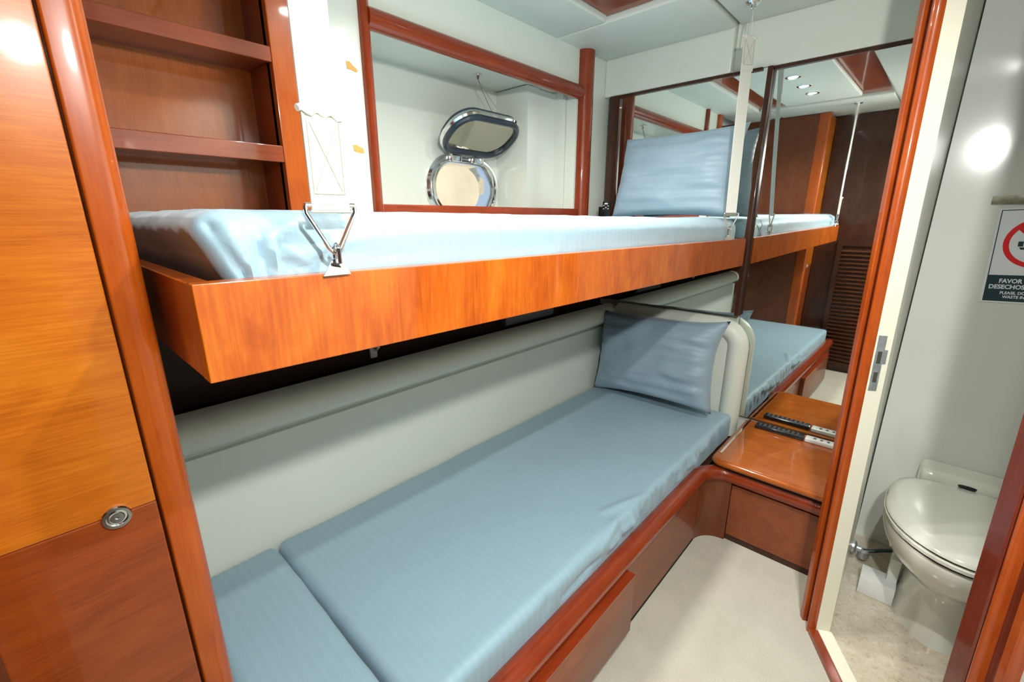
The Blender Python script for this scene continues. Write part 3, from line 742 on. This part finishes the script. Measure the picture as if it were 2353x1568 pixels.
# sign plane: local u to the right (-y), v up, w towards the toilet room
def sgp(u, v, w): return SM @ V((-w, -u, v))
def sgpoly(pts, w0, w1, name, mat, par):
    n = len(pts); vs = [sgp(u, v, w0) for u, v in pts] + [sgp(u, v, w1) for u, v in pts]
    return MB().add(vs, [tuple(range(n)), tuple(range(n, 2 * n))] + [(i, (i + 1) % n, n + (i + 1) % n, n + i) for i in range(n)]).build(name, mat, par, smooth=False)
def rect(u0, u1, v0, v1): return [(u0, v0), (u1, v0), (u1, v1), (u0, v1)]
board = sgpoly(rect(-.105, .105, -.155, .155), 0, .002, 'board', 'white_print', sg)
sgpoly(rect(-.099, .099, -.150, -.062), .002, .0024, 'caption_band', 'dark_print', sg)
for q in (rect(-.099, -.0965, -.062, .150), rect(.0965, .099, -.062, .150), rect(-.0965, .0965, .1475, .150)): sgpoly(q, .002, .0024, 'border_line', 'dark_print', sg)
rg = MB(); vs = []; fs = []; N = 64
for k in range(N):
    a = 2 * math.pi * k / N
    for rr, w in ((.080, .0021), (.080, .0027), (.066, .0027), (.066, .0021)): vs.append(sgp(rr * math.cos(a), .043 + rr * math.sin(a), w))
for k in range(N):
    for j in range(4): fs.append((4 * k + j, 4 * k + (j + 1) % 4, 4 * ((k + 1) % N) + (j + 1) % 4, 4 * ((k + 1) % N) + j))
rg.add(vs, fs).build('prohibition_ring', 'red_print', sg, smooth=False)
c45 = .0707
sgpoly([(-.0555, .0905), (-.0455, .1005), (.0555, -.0045), (.0455, -.0145)], .0021, .0026, 'prohibition_bar', 'red_print', sg)
sgpoly(rect(-.046, -.034, .032, .048), .0021, .0024, 'pictogram', 'dark_print', sg)
sgpoly(rect(-.031, -.020, .032, .048), .0021, .0024, 'pictogram', 'dark_print', sg)
sgpoly([(-.042, .029), (-.022, .029), (-.026, .022), (-.038, .022)], .0021, .0024, 'pictogram', 'dark_print', sg)
def text(s, u, v, size, name):
    c = bpy.data.curves.new(name, 'FONT'); c.body = s; c.size = size; c.extrude = .0002; c.align_x = 'LEFT'; c.offset = .0006 * size / .02
    c.resolution_u = 3
    t = bpy.data.objects.new(name, c); COL.objects.link(t)
    me = bpy.data.meshes.new_from_object(t.evaluated_get(bpy.context.evaluated_depsgraph_get())); bpy.data.objects.remove(t)
    org = V(ORG[sg.name])
    for q in me.vertices: q.co = sgp(u + q.co.x * .86, v + q.co.y, .0027 + q.co.z) - org
    me.materials.clear(); me.materials.append(M['white_print'])
    o = bpy.data.objects.new(name, me); COL.objects.link(o); o.parent = sg; ORG[o.name] = tuple(org)
text('FAVOR NO', -.070, -.088, .0195, 'caption_text'); text('DESECHOS', -.091, -.1075, .0195, 'caption_text')
text('PLEASE, DO', -.062, -.1255, .0130, 'caption_text'); text('WASTE IN', -.054, -.139, .0130, 'caption_text')
ms = MB().box(2.214, 2.2215, -.42, -.127, R(.043), R(.068), bev=.001).build('metal_strip', 'worn', None, loc=(2.2215, -.27, R(.043)))
tag(ms, 'worn metal strip fixed to the laminate wall above the sign', 'strip')

# ------------------------------------------------------------------ passage furniture that the mirror shows
lv = thing('louvred_cabinet', (-.25, .44, 0), 'dark brown cabinet with a louvred door beside the wardrobe', 'cabinet')
box('carcass', 'dark', lv, -.50, -.125, .300, .795, 0, CE - .01)
ld = thing('x', (0, 0, 0), '', ''); bpy.data.objects.remove(ld)
dfr = MB(); dfr.box(-.125, -.105, .300, .335, .03, R(-.20)); dfr.box(-.125, -.105, .595, .630, .03, R(-.20)); dfr.box(-.125, -.105, .335, .595, .03, .075); dfr.box(-.125, -.105, .335, .595, R(-.245), R(-.20))
dfo = dfr.build('louvred_door', 'dark', lv)
base = None
for k in range(30):
    z = .085 + k * (R(-.25) - .085) / 30
    if base is None:
        base = MB().add([(-.122, .336, z), (-.106, .336, z - .012), (-.102, .336, z - .008), (-.118, .336, z + .004), (-.122, .594, z), (-.106, .594, z - .012), (-.102, .594, z - .008), (-.118, .594, z + .004)],
                        [(0, 1, 2, 3), (4, 5, 6, 7), (0, 1, 5, 4), (1, 2, 6, 5), (2, 3, 7, 6), (3, 0, 4, 7)]).build('slat', 'brown', dfo, smooth=False)
        base.data.materials[0] = M['louvre']
        z0 = z
    else:
        c = base.copy(); COL.objects.link(c); c.parent = dfo; c.location.z = z - z0

# ------------------------------------------------------------------ downlights
def downlight(x, y, z, label, power, group=None):
    t = thing('downlight', (x, y, z), label, 'downlight', group)
    MB().lathe([(.040, .002), (.040, -.003), (.032, -.006), (.028, -.004), (.026, .004)], (x, y, z), (0, 0, 1), 28).build('chrome_ring', 'chrome', t, ang=40)
    MB().lathe([(.0255, .003), (.0255, -.001)], (x, y, z), (0, 0, 1), 24).build('lens', 'lens', t)
    l = bpy.data.lights.new('downlight_lamp', 'AREA'); l.shape = 'DISK'; l.size = .045; l.energy = power; l.color = (1, .98, .92); l.spread = math.radians(150)
    lo = bpy.data.objects.new('downlight_lamp', l); COL.objects.link(lo); lo.parent = t; lo.location = (0, 0, -.009)
    return t
for x, lab in ((1.36, 'on the ceiling panel, nearest the mirror wall'), (1.10, 'on the ceiling panel, middle of the row of three'), (.87, 'on the ceiling panel, nearest the wardrobe end')): downlight(x, .775, CE - .004, 'small chrome downlight ' + lab, 2.9, 'downlights on the light panel')
downlight(-.42, .55, CE + .004, 'small chrome downlight in the passage ceiling near the wardrobe', 2.5)
downlight(-1.15, .35, CE + .004, 'small chrome downlight at the far end of the passage ceiling', 2.0)
downlight(.80, -.10, CE, 'small chrome downlight over the aisle before the toilet doorway', 6.5)

downlight(1.70, -.38, R(.79), 'small chrome downlight in the toilet compartment ceiling', 15)
